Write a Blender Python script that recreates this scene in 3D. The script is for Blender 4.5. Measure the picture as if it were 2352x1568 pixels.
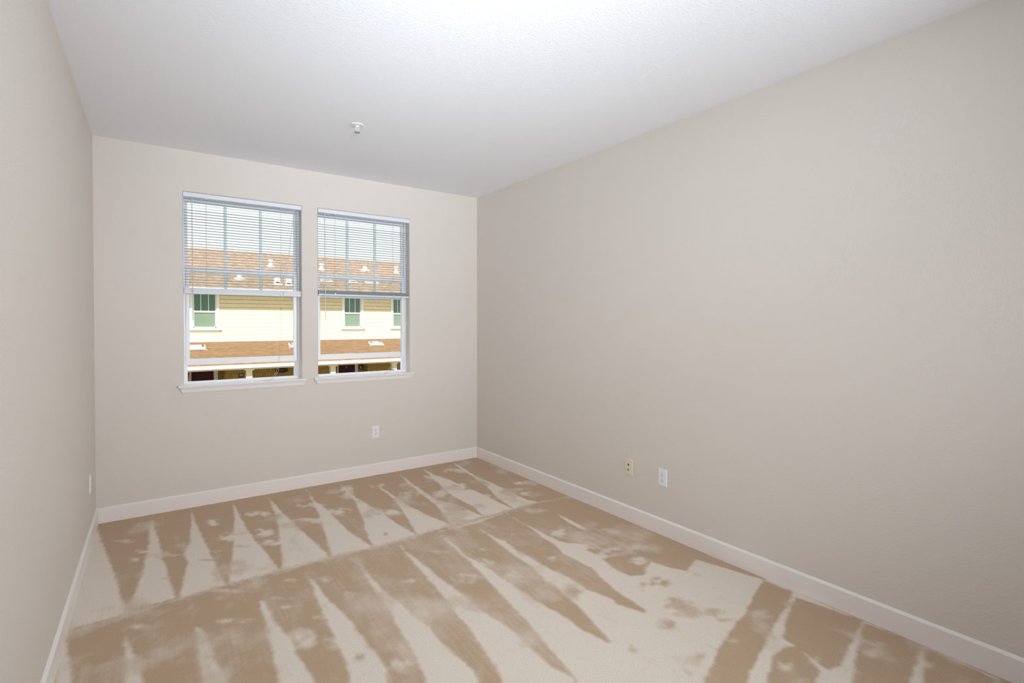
import bpy, bmesh, math, random
import numpy as np
from mathutils import Vector, Matrix

for o in list(bpy.data.objects):
    bpy.data.objects.remove(o, do_unlink=True)
C = bpy.context.scene.collection
SC = bpy.context.scene

# ------------------------------------------------------------------ camera
cam_d = bpy.data.cameras.new('camera')
cam = bpy.data.objects.new('camera', cam_d); C.objects.link(cam)
RIGHT = Vector((0.819261, -0.573420, 0.000590))
FWD = Vector((0.573383, 0.819195, -0.012302))
UP = Vector((0.006571, 0.010416, 0.999924))
mw = Matrix((RIGHT, UP, -FWD)).transposed().to_4x4()
mw.translation = Vector((0, 0, 1.43))
cam.matrix_world = mw
cam_d.sensor_width = 36.0
cam_d.lens = 36.0 * 1170.42 / 2352
cam_d.shift_y = -(784 - 754.72) / 2352
cam_d.clip_start = 0.02; cam_d.clip_end = 500
SC.camera = cam

# ------------------------------------------------------------------ sky, sun, lights, exposure
W = bpy.data.worlds.new('sky'); SC.world = W; W.use_nodes = True
bg = W.node_tree.nodes['Background']
bg.inputs[0].default_value = (0.98, 1.0, 1.0, 1); bg.inputs[1].default_value = 1.18

def light(name, kind, loc, direction, energy, color, size=None, size_y=None, spread=180):
    d = bpy.data.lights.new(name, kind); d.energy = energy; d.color = color
    if kind == 'AREA':
        d.shape = 'RECTANGLE'; d.size = size; d.size_y = size_y or size; d.spread = math.radians(spread)
    if kind == 'SUN': d.angle = math.radians(0.6)
    o = bpy.data.objects.new(name, d); C.objects.link(o); o.location = loc
    o.rotation_euler = Vector(direction).to_track_quat('-Z', 'Y').to_euler()
    return o
light('sun', 'SUN', (0, -10, 20), (0.35, 1.0, -0.97), 10.0, (1.0, 0.97, 0.9))
# unseen soft lights added behind the camera, fitted to the room's brightness
light('soft_light', 'AREA', (0.05, -1.3, 1.5), (0.53, 1, 0.03), 13.8, (0.965, 1.0, 1.035), 0.6, 0.8, 72)
light('strip_light', 'AREA', (2.5, -1.3, 1.5), (-0.45, 1, 0.05), 22.0, (0.965, 1.0, 1.035), 0.26, 1.2, 82)
light('ceiling_beam', 'AREA', (0.05, -0.9, 1.5), (0.4, 1, 0.75), 14.8, (0.90, 1.0, 1.13), 0.6, 0.6, 90)
light('ceiling_beam_far', 'AREA', (0.05, -0.95, 1.5), (0.3, 1, 0.45), 6.0, (0.92, 1.0, 1.10), 0.6, 0.6, 45)

vs = SC.view_settings
vs.view_transform = 'Standard'; vs.look = 'None'; vs.gamma = 1.0; vs.exposure = 0.0
vs.use_curve_mapping = False
SC.cycles.max_bounces = 12; SC.cycles.diffuse_bounces = 7
SC.cycles.transparent_max_bounces = 16
SC.cycles.use_denoising = True

# ------------------------------------------------------------------ helpers
def prop(o, label=None, cat=None, group=None, kind=None):
    if label: o['label'] = label
    if cat: o['category'] = cat
    if group: o['group'] = group
    if kind: o['kind'] = kind
    return o

def empty(name, loc=(0, 0, 0), rz=0.0, **k):
    o = bpy.data.objects.new(name, None); C.objects.link(o)
    o.location = loc; o.rotation_euler = (0, 0, rz); o.empty_display_size = 0.1
    return prop(o, **k)

def obj(name, bm, mat, parent=None, smooth=False, **k):
    bmesh.ops.recalc_face_normals(bm, faces=bm.faces)
    me = bpy.data.meshes.new(name); bm.to_mesh(me); bm.free()
    if smooth:
        for p in me.polygons: p.use_smooth = True
    me.materials.append(mat)
    o = bpy.data.objects.new(name, me); C.objects.link(o)
    if parent: o.parent = parent
    return prop(o, **k)

def box(bm, x0, x1, y0, y1, z0, z1, bev=0.0, seg=2):
    vs_ = [bm.verts.new(p) for p in ((x0,y0,z0),(x1,y0,z0),(x1,y1,z0),(x0,y1,z0),(x0,y0,z1),(x1,y0,z1),(x1,y1,z1),(x0,y1,z1))]
    fs = [bm.faces.new([vs_[i] for i in f]) for f in ((0,3,2,1),(4,5,6,7),(0,1,5,4),(1,2,6,5),(2,3,7,6),(3,0,4,7))]
    if bev > 0:
        es = list({e for f in fs for e in f.edges})
        bmesh.ops.bevel(bm, geom=es, offset=bev, segments=seg, affect='EDGES', profile=0.5)

def boxes(*bs, bev=0.0):
    bm = bmesh.new()
    for b in bs: box(bm, *b, bev=bev)
    return bm

def prism(bm, prof, fn0, fn1):
    """profile (list of 2-tuples) placed by fn0 and fn1 at the two ends"""
    a = [bm.verts.new(fn0(p)) for p in prof]; b = [bm.verts.new(fn1(p)) for p in prof]
    n = len(prof)
    for i in range(n): bm.faces.new((a[i], a[(i+1) % n], b[(i+1) % n], b[i]))
    bm.faces.new(a[::-1]); bm.faces.new(b)

def lathe(bm, prof, center=(0, 0, 0), n=28, axis='z'):
    rings = []
    def P(r, h, t):
        c, s = math.cos(t) * r, math.sin(t) * r
        v = (c, s, h) if axis == 'z' else ((c, h, s) if axis == 'y' else (h, c, s))
        return tuple(v[i] + center[i] for i in range(3))
    for r, h in prof:
        if r <= 1e-6: rings.append([bm.verts.new(P(0, h, 0))])
        else: rings.append([bm.verts.new(P(r, h, 2*math.pi*i/n)) for i in range(n)])
    for A, B in zip(rings, rings[1:]):
        for i in range(n):
            j = (i+1) % n
            if len(A) == 1 and len(B) == 1: continue
            if len(A) == 1: bm.faces.new((A[0], B[i], B[j]))
            elif len(B) == 1: bm.faces.new((A[i], A[j], B[0]))
            else: bm.faces.new((A[i], A[j], B[j], B[i]))

def tube(bm, pts, r, n=6, sub=6):
    pts = [Vector(p) for p in pts]
    if len(pts) > 2:
        q = []
        for i in range(len(pts)-1):
            p0 = pts[max(i-1, 0)]; p1 = pts[i]; p2 = pts[i+1]; p3 = pts[min(i+2, len(pts)-1)]
            for k in range(sub):
                t = k / sub
                q.append(0.5*((2*p1)+(p2-p0)*t+(2*p0-5*p1+4*p2-p3)*t*t+(3*p1-p0-3*p2+p3)*t**3))
        q.append(pts[-1]); pts = q
    prev = None
    for i, p in enumerate(pts):
        d = (pts[min(i+1, len(pts)-1)] - pts[max(i-1, 0)]).normalized()
        a = d.orthogonal().normalized() if prev is None else (prev - d*prev.dot(d)).normalized()
        prev = a; b = d.cross(a)
        ring = [bm.verts.new(p + (a*math.cos(2*math.pi*k/n) + b*math.sin(2*math.pi*k/n))*r) for k in range(n)]
        if i:
            for k in range(n): bm.faces.new((last[k], last[(k+1) % n], ring[(k+1) % n], ring[k]))
        else: bm.faces.new(ring[::-1])
        last = ring
    bm.faces.new(last)

def dup(root, loc, rz=0.0, **k):
    r = root.copy(); C.objects.link(r); r.location = loc; r.rotation_euler = (0, 0, rz)
    for key in list(r.keys()):
        if key in ('label', 'group') and key in k: r[key] = k[key]
    prop(r, **k)
    def rec(src, dst):
        for ch in src.children:
            c = ch.copy(); C.objects.link(c); c.parent = dst; rec(ch, c)
    rec(root, r)
    return r

# ------------------------------------------------------------------ materials
def mat(name, col, rough=0.5, metallic=0.0, spec=0.5, bump=None, var=None, coat=0.0):
    m = bpy.data.materials.new(name); m.use_nodes = True
    nt = m.node_tree; b = nt.nodes['Principled BSDF']
    b.inputs['Base Color'].default_value = (*col, 1); b.inputs['Roughness'].default_value = rough
    b.inputs['Metallic'].default_value = metallic; b.inputs['Specular IOR Level'].default_value = spec
    b.inputs['Coat Weight'].default_value = coat
    geo = nt.nodes.new('ShaderNodeNewGeometry')
    if var:
        n = nt.nodes.new('ShaderNodeTexNoise'); n.inputs['Scale'].default_value = var[0]; n.inputs['Detail'].default_value = 4
        nt.links.new(geo.outputs['Position'], n.inputs['Vector'])
        r = nt.nodes.new('ShaderNodeMixRGB'); r.inputs[1].default_value = tuple(c*(1-var[1]) for c in col)+(1,)
        r.inputs[2].default_value = tuple(min(1, c*(1+var[1])) for c in col)+(1,)
        nt.links.new(n.outputs['Fac'], r.inputs[0]); nt.links.new(r.outputs[0], b.inputs['Base Color'])
    if bump:
        n = nt.nodes.new('ShaderNodeTexNoise'); n.inputs['Scale'].default_value = bump[0]; n.inputs['Detail'].default_value = bump[3] if len(bump) > 3 else 2
        nt.links.new(geo.outputs['Position'], n.inputs['Vector'])
        bp = nt.nodes.new('ShaderNodeBump'); bp.inputs['Strength'].default_value = bump[1]; bp.inputs['Distance'].default_value = bump[2]
        nt.links.new(n.outputs['Fac'], bp.inputs['Height']); nt.links.new(bp.outputs[0], b.inputs['Normal'])
    return m

M = {}
M['wall'] = mat('beige_wall_paint', (0.69, 0.648, 0.603), 0.6, spec=0.3, bump=(115, 0.35, 0.004, 3), var=(1.3, 0.012))
M['ceiling'] = mat('white_ceiling_paint', (0.86, 0.89, 0.935), 0.75, spec=0.2, bump=(95, 0.4, 0.004, 3))
M['trim'] = mat('white_trim_paint', (0.84, 0.80, 0.775), 0.35, bump=(20, 0.03, 0.002))
M['vinyl'] = mat('white_window_vinyl', (0.86, 0.885, 0.93), 0.35, bump=(30, 0.02, 0.001))
M['sill'] = mat('white_sill_paint', (0.84, 0.83, 0.83), 0.3, bump=(25, 0.03, 0.001))
M['blind'] = mat('blind_enamel', (0.74, 0.79, 0.86), 0.4, bump=(40, 0.02, 0.001))
M['slat'] = mat('slat_shaded_enamel', (0.50, 0.545, 0.60), 0.4, bump=(40, 0.02, 0.001))  # white slats greyed, the shade of their backlit undersides put into the colour
M['muntin'] = mat('muntin_skylit_vinyl', (0.84, 0.95, 0.98), 0.35, bump=(30, 0.02, 0.001))  # window vinyl made paler and cyan, skylight on the bars put into the colour
M['cord'] = mat('blind_cord', (0.62, 0.58, 0.5), 0.8, bump=(900, 0.3, 0.0004))
M['wand'] = mat('clear_wand_plastic', (0.60, 0.60, 0.58), 0.25, bump=(300, 0.1, 0.0003))
M['plate'] = mat('white_plate_plastic', (0.82, 0.83, 0.85), 0.3, bump=(60, 0.02, 0.0005))
M['ivory'] = mat('ivory_plate_plastic', (0.72, 0.67, 0.50), 0.35, bump=(60, 0.02, 0.0005))
M['slot'] = mat('dark_slot', (0.03, 0.03, 0.03), 0.6, bump=(60, 0.02, 0.0005))
M['screw'] = mat('screw_metal', (0.6, 0.6, 0.58), 0.35, metallic=0.8, bump=(60, 0.02, 0.0005))
M['brass'] = mat('coax_brass', (0.35, 0.27, 0.15), 0.35, metallic=0.9, bump=(60, 0.02, 0.0005))
M['sprk'] = mat('sprinkler_white_enamel', (0.74, 0.75, 0.76), 0.3, bump=(60, 0.02, 0.0005))
M['deflector'] = mat('sprinkler_deflector', (0.42, 0.42, 0.40), 0.4, metallic=0.3, bump=(60, 0.02, 0.0005))
M['bulb'] = mat('sprinkler_glass_bulb', (0.55, 0.62, 0.56), 0.15, bump=(60, 0.02, 0.0005))
M['ext_trim'] = mat('exterior_white_trim', (0.82, 0.81, 0.76), 0.5, bump=(12, 0.05, 0.003))
M['gutter'] = mat('exterior_gutter_metal', (0.85, 0.84, 0.80), 0.35, bump=(12, 0.05, 0.003))
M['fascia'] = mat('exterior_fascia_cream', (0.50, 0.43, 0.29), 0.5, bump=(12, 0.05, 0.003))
M['column'] = mat('column_cream_shaded', (0.62, 0.55, 0.36), 0.5, bump=(12, 0.05, 0.003))  # cream paint darkened, the shade of the porch overhang put into it
M['door'] = mat('dark_red_door_paint', (0.045, 0.003, 0.006), 0.6, spec=0.2, bump=(12, 0.05, 0.002))
M['black'] = mat('black_metal', (0.02, 0.02, 0.025), 0.4, bump=(40, 0.1, 0.001))
M['wreath'] = mat('dark_wreath_foliage', (0.03, 0.02, 0.015), 0.9, bump=(50, 0.8, 0.02), var=(40, 0.5))
M['lampglass'] = mat('lantern_amber_glass', (0.5, 0.3, 0.18), 0.3, bump=(40, 0.05, 0.001))
M['vent'] = mat('painted_roof_vent', (0.85, 0.74, 0.66), 0.5, bump=(30, 0.05, 0.002))
M['ground'] = mat('pale_concrete', (0.25, 0.24, 0.22), 0.9, bump=(8, 0.3, 0.01), var=(0.6, 0.1))

def glass(name, tint, refl, rough=0.02):
    m = bpy.data.materials.new(name); m.use_nodes = True; nt = m.node_tree
    nt.nodes.remove(nt.nodes['Principled BSDF']); out = nt.nodes['Material Output']
    t = nt.nodes.new('ShaderNodeBsdfTransparent'); t.inputs[0].default_value = (*tint, 1)
    g = nt.nodes.new('ShaderNodeBsdfGlossy'); g.inputs['Roughness'].default_value = rough
    f = nt.nodes.new('ShaderNodeFresnel'); f.inputs[0].default_value = 1.5
    mu = nt.nodes.new('ShaderNodeMath'); mu.operation = 'MULTIPLY'; mu.inputs[1].default_value = refl
    mx = nt.nodes.new('ShaderNodeMixShader')
    L = nt.links.new
    L(f.outputs[0], mu.inputs[0]); L(mu.outputs[0], mx.inputs[0]); L(t.outputs[0], mx.inputs[1]); L(g.outputs[0], mx.inputs[2]); L(mx.outputs[0], out.inputs[0])
    return m
M['glass'] = glass('clear_window_glass', (0.93, 0.955, 0.945), 0.8)

def green_glass(name, dark, light_):
    m = bpy.data.materials.new(name); m.use_nodes = True; nt = m.node_tree; b = nt.nodes['Principled BSDF']
    geo = nt.nodes.new('ShaderNodeNewGeometry'); n = nt.nodes.new('ShaderNodeTexNoise'); n.inputs['Scale'].default_value = 1.6
    r = nt.nodes.new('ShaderNodeMixRGB'); r.inputs[1].default_value = (*dark, 1); r.inputs[2].default_value = (*light_, 1)
    nt.links.new(geo.outputs['Position'], n.inputs['Vector']); nt.links.new(n.outputs['Fac'], r.inputs[0]); nt.links.new(r.outputs[0], b.inputs['Base Color'])
    b.inputs['Roughness'].default_value = 0.08
    return m
M['green_dark'] = green_glass('green_tinted_glass', (0.05, 0.13, 0.085), (0.10, 0.21, 0.15))
M['green_screen'] = green_glass('green_insect_screen', (0.13, 0.18, 0.13), (0.16, 0.22, 0.16))

def bricky(name, c1, c2, mortar, bw, rh, mort, zk, bumpd, noise=(3, 0.2), smooth=0.1, offs=0.5, rough=0.85):
    """courses laid out along X and Z*zk (zk > 1 follows a slope)"""
    m = bpy.data.materials.new(name); m.use_nodes = True; nt = m.node_tree; b = nt.nodes['Principled BSDF']
    L = nt.links.new; N = nt.nodes.new
    geo = N('ShaderNodeNewGeometry'); sp = N('ShaderNodeSeparateXYZ'); L(geo.outputs['Position'], sp.inputs[0])
    mu = N('ShaderNodeMath'); mu.operation = 'MULTIPLY'; mu.inputs[1].default_value = zk; L(sp.outputs['Z'], mu.inputs[0])
    co = N('ShaderNodeCombineXYZ'); L(sp.outputs['X'], co.inputs[0]); L(mu.outputs[0], co.inputs[1])
    br = N('ShaderNodeTexBrick'); br.offset = offs; br.squash = 1.0
    L(co.outputs[0], br.inputs['Vector'])
    for k, v in (('Color1', (*c1, 1)), ('Color2', (*c2, 1)), ('Mortar', (*mortar, 1)), ('Scale', 1.0), ('Mortar Size', mort), ('Mortar Smooth', smooth), ('Bias', 0.0), ('Brick Width', bw), ('Row Height', rh)):
        br.inputs[k].default_value = v
    no = N('ShaderNodeTexNoise'); no.inputs['Scale'].default_value = noise[0]; no.inputs['Detail'].default_value = 5
    L(geo.outputs['Position'], no.inputs['Vector'])
    mr = N('ShaderNodeMapRange'); mr.inputs[1].default_value = 0.3; mr.inputs[2].default_value = 0.7; mr.inputs[3].default_value = 1-noise[1]; mr.inputs[4].default_value = 1+noise[1]
    L(no.outputs['Fac'], mr.inputs[0])
    mx = N('ShaderNodeVectorMath'); mx.operation = 'SCALE'; L(br.outputs['Color'], mx.inputs[0]); L(mr.outputs[0], mx.inputs['Scale'])
    L(mx.outputs[0], b.inputs['Base Color']); b.inputs['Roughness'].default_value = rough
    inv = N('ShaderNodeMath'); inv.operation = 'SUBTRACT'; inv.inputs[0].default_value = 1; L(br.outputs['Fac'], inv.inputs[1])
    bp = N('ShaderNodeBump'); bp.inputs['Strength'].default_value = 0.6; bp.inputs['Distance'].default_value = bumpd
    L(inv.outputs[0], bp.inputs['Height']); L(bp.outputs[0], b.inputs['Normal'])
    return m
M['siding_low'] = bricky('shaded_porch_siding', (0.27, 0.165, 0.03), (0.24, 0.14, 0.024), (0.15, 0.08, 0.012), 0.10, 0.30, 0.008, 1.0, 0.01, (6, 0.08), 0.2, 0.37)  # shingle siding darkened, the porch shade put into its colour

def courses(name, base, dark, rh, zk, line, dash, thresh, noise=(3, 0.2), vert=None, rough=0.85):
    """overlapping courses: a darker butt line at the foot of each course, broken up where tabs differ"""
    m = bpy.data.materials.new(name); m.use_nodes = True; nt = m.node_tree; b = nt.nodes['Principled BSDF']
    L = nt.links.new; N = nt.nodes.new
    def mt(op, a, bb=None, c=None):
        n = N('ShaderNodeMath'); n.operation = op
        for i, v in enumerate((a, bb, c)):
            if v is None: continue
            if isinstance(v, (int, float)): n.inputs[i].default_value = v
            else: L(v, n.inputs[i])
        return n.outputs[0]
    geo = N('ShaderNodeNewGeometry'); sp = N('ShaderNodeSeparateXYZ'); L(geo.outputs['Position'], sp.inputs[0])
    h = mt('DIVIDE', mt('MULTIPLY', sp.outputs['Z'], zk), rh)
    row = mt('FLOOR', h); fr = mt('FRACT', h)
    edge = mt('SUBTRACT', 1.0, mt('SMOOTH_MIN', mt('DIVIDE', fr, line), 1.0, 0.1))
    edge = mt('MAXIMUM', edge, 0.0)
    co = N('ShaderNodeCombineXYZ'); L(mt('MULTIPLY', sp.outputs['X'], dash), co.inputs[0]); L(mt('MULTIPLY', row, 5.37), co.inputs[1])
    n1 = N('ShaderNodeTexNoise'); n1.inputs['Scale'].default_value = 1.0; n1.inputs['Detail'].default_value = 1; L(co.outputs[0], n1.inputs['Vector'])
    mr = N('ShaderNodeMapRange'); mr.interpolation_type = 'SMOOTHSTEP'; mr.inputs[1].default_value = thresh-0.06; mr.inputs[2].default_value = thresh+0.06
    L(n1.outputs['Fac'], mr.inputs[0])
    fac = mt('MULTIPLY', edge, mr.outputs[0])
    if vert:
        w, depth = vert
        sh = mt('MULTIPLY', row, 0.37*w)
        wn = N('ShaderNodeTexWhiteNoise'); wn.noise_dimensions = '2D'
        xx = mt('ADD', mt('DIVIDE', sp.outputs['X'], w), mt('MULTIPLY', row, 0.371))
        vf = mt('FRACT', xx); ve = mt('LESS_THAN', vf, 0.05)
        cw = N('ShaderNodeCombineXYZ'); L(mt('FLOOR', xx), cw.inputs[0]); L(row, cw.inputs[1]); L(cw.outputs[0], wn.inputs['Vector'])
        fac = mt('MAXIMUM', fac, mt('MULTIPLY', mt('MULTIPLY', ve, wn.outputs['Value']), depth))
    no = N('ShaderNodeTexNoise'); no.inputs['Scale'].default_value = noise[0]; no.inputs['Detail'].default_value = 5; L(geo.outputs['Position'], no.inputs['Vector'])
    m2 = N('ShaderNodeMapRange'); m2.inputs[1].default_value = 0.3; m2.inputs[2].default_value = 0.7; m2.inputs[3].default_value = 1-noise[1]; m2.inputs[4].default_value = 1+noise[1]
    L(no.outputs['Fac'], m2.inputs[0])
    mx = N('ShaderNodeMixRGB'); mx.inputs[1].default_value = (*base, 1); mx.inputs[2].default_value = (*dark, 1); L(fac, mx.inputs[0])
    sc = N('ShaderNodeVectorMath'); sc.operation = 'SCALE'; L(mx.outputs[0], sc.inputs[0]); L(m2.outputs[0], sc.inputs['Scale'])
    L(sc.outputs[0], b.inputs['Base Color']); b.inputs['Roughness'].default_value = rough
    bp = N('ShaderNodeBump'); bp.inputs['Strength'].default_value = 0.4; bp.inputs['Distance'].default_value = 0.01
    L(fr, bp.inputs['Height']); L(bp.outputs[0], b.inputs['Normal'])
    return m
M['siding'] = courses('yellow_shingle_siding', (0.77, 0.67, 0.43), (0.22, 0.15, 0.04), 0.155, 1.0, 0.20, 0.8, 0.30, (5, 0.04), (0.21, 0.45))
M['roof'] = courses('upper_roof_shingles', (0.27, 0.185, 0.135), (0.12, 0.075, 0.055), 0.14, 3.162, 0.45, 3.2, 0.46, (5, 0.28))
M['porch_roof'] = courses('porch_roof_shingles', (0.185, 0.105, 0.052), (0.06, 0.030, 0.013), 0.125, 3.162, 0.42, 3.0, 0.46, (6, 0.14))

# carpet ---------------------------------------------------------------------
def carpet_mat():
    m = bpy.data.materials.new('beige_cut_pile_carpet'); m.use_nodes = True; nt = m.node_tree; b = nt.nodes['Principled BSDF']
    L = nt.links.new; N = nt.nodes.new
    at = N('ShaderNodeAttribute'); at.attribute_name = 'nap'
    geo = N('ShaderNodeNewGeometry')
    def noise(scale, detail=2, vec=None, rough=0.5):
        n = N('ShaderNodeTexNoise'); n.inputs['Scale'].default_value = scale; n.inputs['Detail'].default_value = detail; n.inputs['Roughness'].default_value = rough
        L(vec or geo.outputs['Position'], n.inputs['Vector']); return n.outputs['Fac']
    def math_(op, a, bb, c=None):
        n = N('ShaderNodeMath'); n.operation = op
        for i, v in enumerate((a, bb, c)):
            if v is None: continue
            if isinstance(v, (int, float)): n.inputs[i].default_value = v
            else: L(v, n.inputs[i])
        return n.outputs[0]
    vm = N('ShaderNodeMapping'); vm.inputs['Scale'].default_value = (1, 0.045, 1); L(geo.outputs['Position'], vm.inputs['Vector'])
    streak = noise(70, 3, vm.outputs[0])
    fuzz = noise(28, 4, None, 0.7)
    grain = noise(300, 3, None, 0.7)
    v = math_('ADD', at.outputs['Fac'], math_('MULTIPLY', math_('SUBTRACT', fuzz, 0.5), 0.42))
    v = math_('ADD', v, math_('MULTIPLY', math_('SUBTRACT', streak, 0.5), 0.30))
    cr = N('ShaderNodeValToRGB'); e = cr.color_ramp.elements
    e[0].position = 0.12; e[0].color = (0.56, 0.405, 0.265, 1)
    e[1].position = 0.88; e[1].color = (0.855, 0.765, 0.655, 1)
    L(v, cr.inputs[0])
    mr = N('ShaderNodeMapRange'); mr.inputs[1].default_value = 0.25; mr.inputs[2].default_value = 0.75; mr.inputs[3].default_value = 0.74; mr.inputs[4].default_value = 1.25
    L(grain, mr.inputs[0])
    sc = N('ShaderNodeVectorMath'); sc.operation = 'SCALE'; L(cr.outputs[0], sc.inputs[0]); L(mr.outputs[0], sc.inputs['Scale'])
    L(sc.outputs[0], b.inputs['Base Color'])
    b.inputs['Roughness'].default_value = 0.95; b.inputs['Specular IOR Level'].default_value = 0.1
    b.inputs['Sheen Weight'].default_value = 0.15; b.inputs['Sheen Roughness'].default_value = 0.5
    bp = N('ShaderNodeBump'); bp.inputs['Strength'].default_value = 0.6; bp.inputs['Distance'].default_value = 0.006
    L(math_('ADD', grain, math_('MULTIPLY', noise(140, 2), 0.6)), bp.inputs['Height']); L(bp.outputs[0], b.inputs['Normal'])
    return m
M['carpet'] = carpet_mat()

# ------------------------------------------------------------------ room shell
XL, XR, YB, ZC = -0.354, 2.796, 4.643, 2.745
YF = -1.7
WX = [(0.178, 1.035), (1.173, 2.032)]      # the two window openings
WZ = (0.930, 2.432)
TH = 0.16

def wall_back():
    bm = bmesh.new()
    xs = [XL-0.12, WX[0][0], WX[0][1], WX[1][0], WX[1][1], XR+0.12]
    zs = [-0.02, WZ[0], WZ[1], ZC+0.02]
    V = [[bm.verts.new((x, YB, z)) for z in zs] for x in xs]
    fs = []
    for i in range(5):
        for j in range(3):
            if j == 1 and i in (1, 3): continue
            fs.append(bm.faces.new((V[i][j], V[i+1][j], V[i+1][j+1], V[i][j+1])))
    r = bmesh.ops.extrude_face_region(bm, geom=fs)
    for v in [g for g in r['geom'] if isinstance(g, bmesh.types.BMVert)]: v.co.y += TH
    # extrude_face_region moves the new copy; the original faces stay as the room side
    bm.faces.ensure_lookup_table()
    keep = [f for f in bm.faces]
    es = []
    for e in bm.edges:
        a, b_ = e.verts
        if abs(a.co.y-YB) < 1e-5 and abs(b_.co.y-YB) < 1e-5:
            for (x0, x1) in WX:
                mid = (a.co+b_.co)/2
                onx = (abs(a.co.x-x0) < 1e-4 and abs(b_.co.x-x0) < 1e-4) or (abs(a.co.x-x1) < 1e-4 and abs(b_.co.x-x1) < 1e-4)
                if onx and WZ[0] < mid.z < WZ[1]: es.append(e)
                if abs(a.co.z-WZ[1]) < 1e-4 and abs(b_.co.z-WZ[1]) < 1e-4 and x0 < mid.x < x1: es.append(e)
    bmesh.ops.bevel(bm, geom=list(set(es)), offset=0.012, segments=4, affect='EDGES', profile=0.5)
    return bm
wb = wall_back()
obj('wall_back', wb, M['wall'], kind='structure', label='beige textured wall with the two windows', cat='wall')
obj('wall_left', boxes((XL-0.12, XL, YF-0.1, YB, -0.02, ZC+0.02)), M['wall'], kind='structure', label='beige textured wall at the left edge of the room', cat='wall')
obj('wall_right', boxes((XR, XR+0.12, YF-0.1, YB, -0.02, ZC+0.02)), M['wall'], kind='structure', label='long beige textured wall on the right', cat='wall')
obj('wall_front', boxes((XL-0.12, XR+0.12, YF-0.12, YF, -0.02, ZC+0.02)), M['wall'], kind='structure', label='beige wall behind the viewer', cat='wall')
obj('ceiling', boxes((XL-0.12, XR+0.12, YF-0.12, YB+TH, ZC, ZC+0.15)), M['ceiling'], kind='structure', label='plain white textured ceiling', cat='ceiling')

BH, BT = 0.109, 0.014
bprof = [(0, 0.0), (BT, 0.0), (BT, BH-0.011), (BT-0.0015, BH-0.008), (0.003, BH-0.001), (0, BH)]
def baseboard(name, p0, p1, nrm, label):
    bm = bmesh.new()
    f = lambda P: (lambda q: (P[0]+nrm[0]*q[0], P[1]+nrm[1]*q[0], q[1]-0.006 if q[1] == 0 else q[1]))
    prism(bm, bprof, f(p0), f(p1))
    obj(name, bm, M['trim'], kind='structure', label=label, cat='baseboard')
baseboard('baseboard_back', (XL, YB), (XR, YB), (0, -1), 'white baseboard under the windows')
baseboard('baseboard_left', (XL, YF), (XL, YB-BT), (1, 0), 'white baseboard along the left wall')
baseboard('baseboard_right', (XR, YF), (XR, YB-BT), (-1, 0), 'white baseboard along the right wall')

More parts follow.
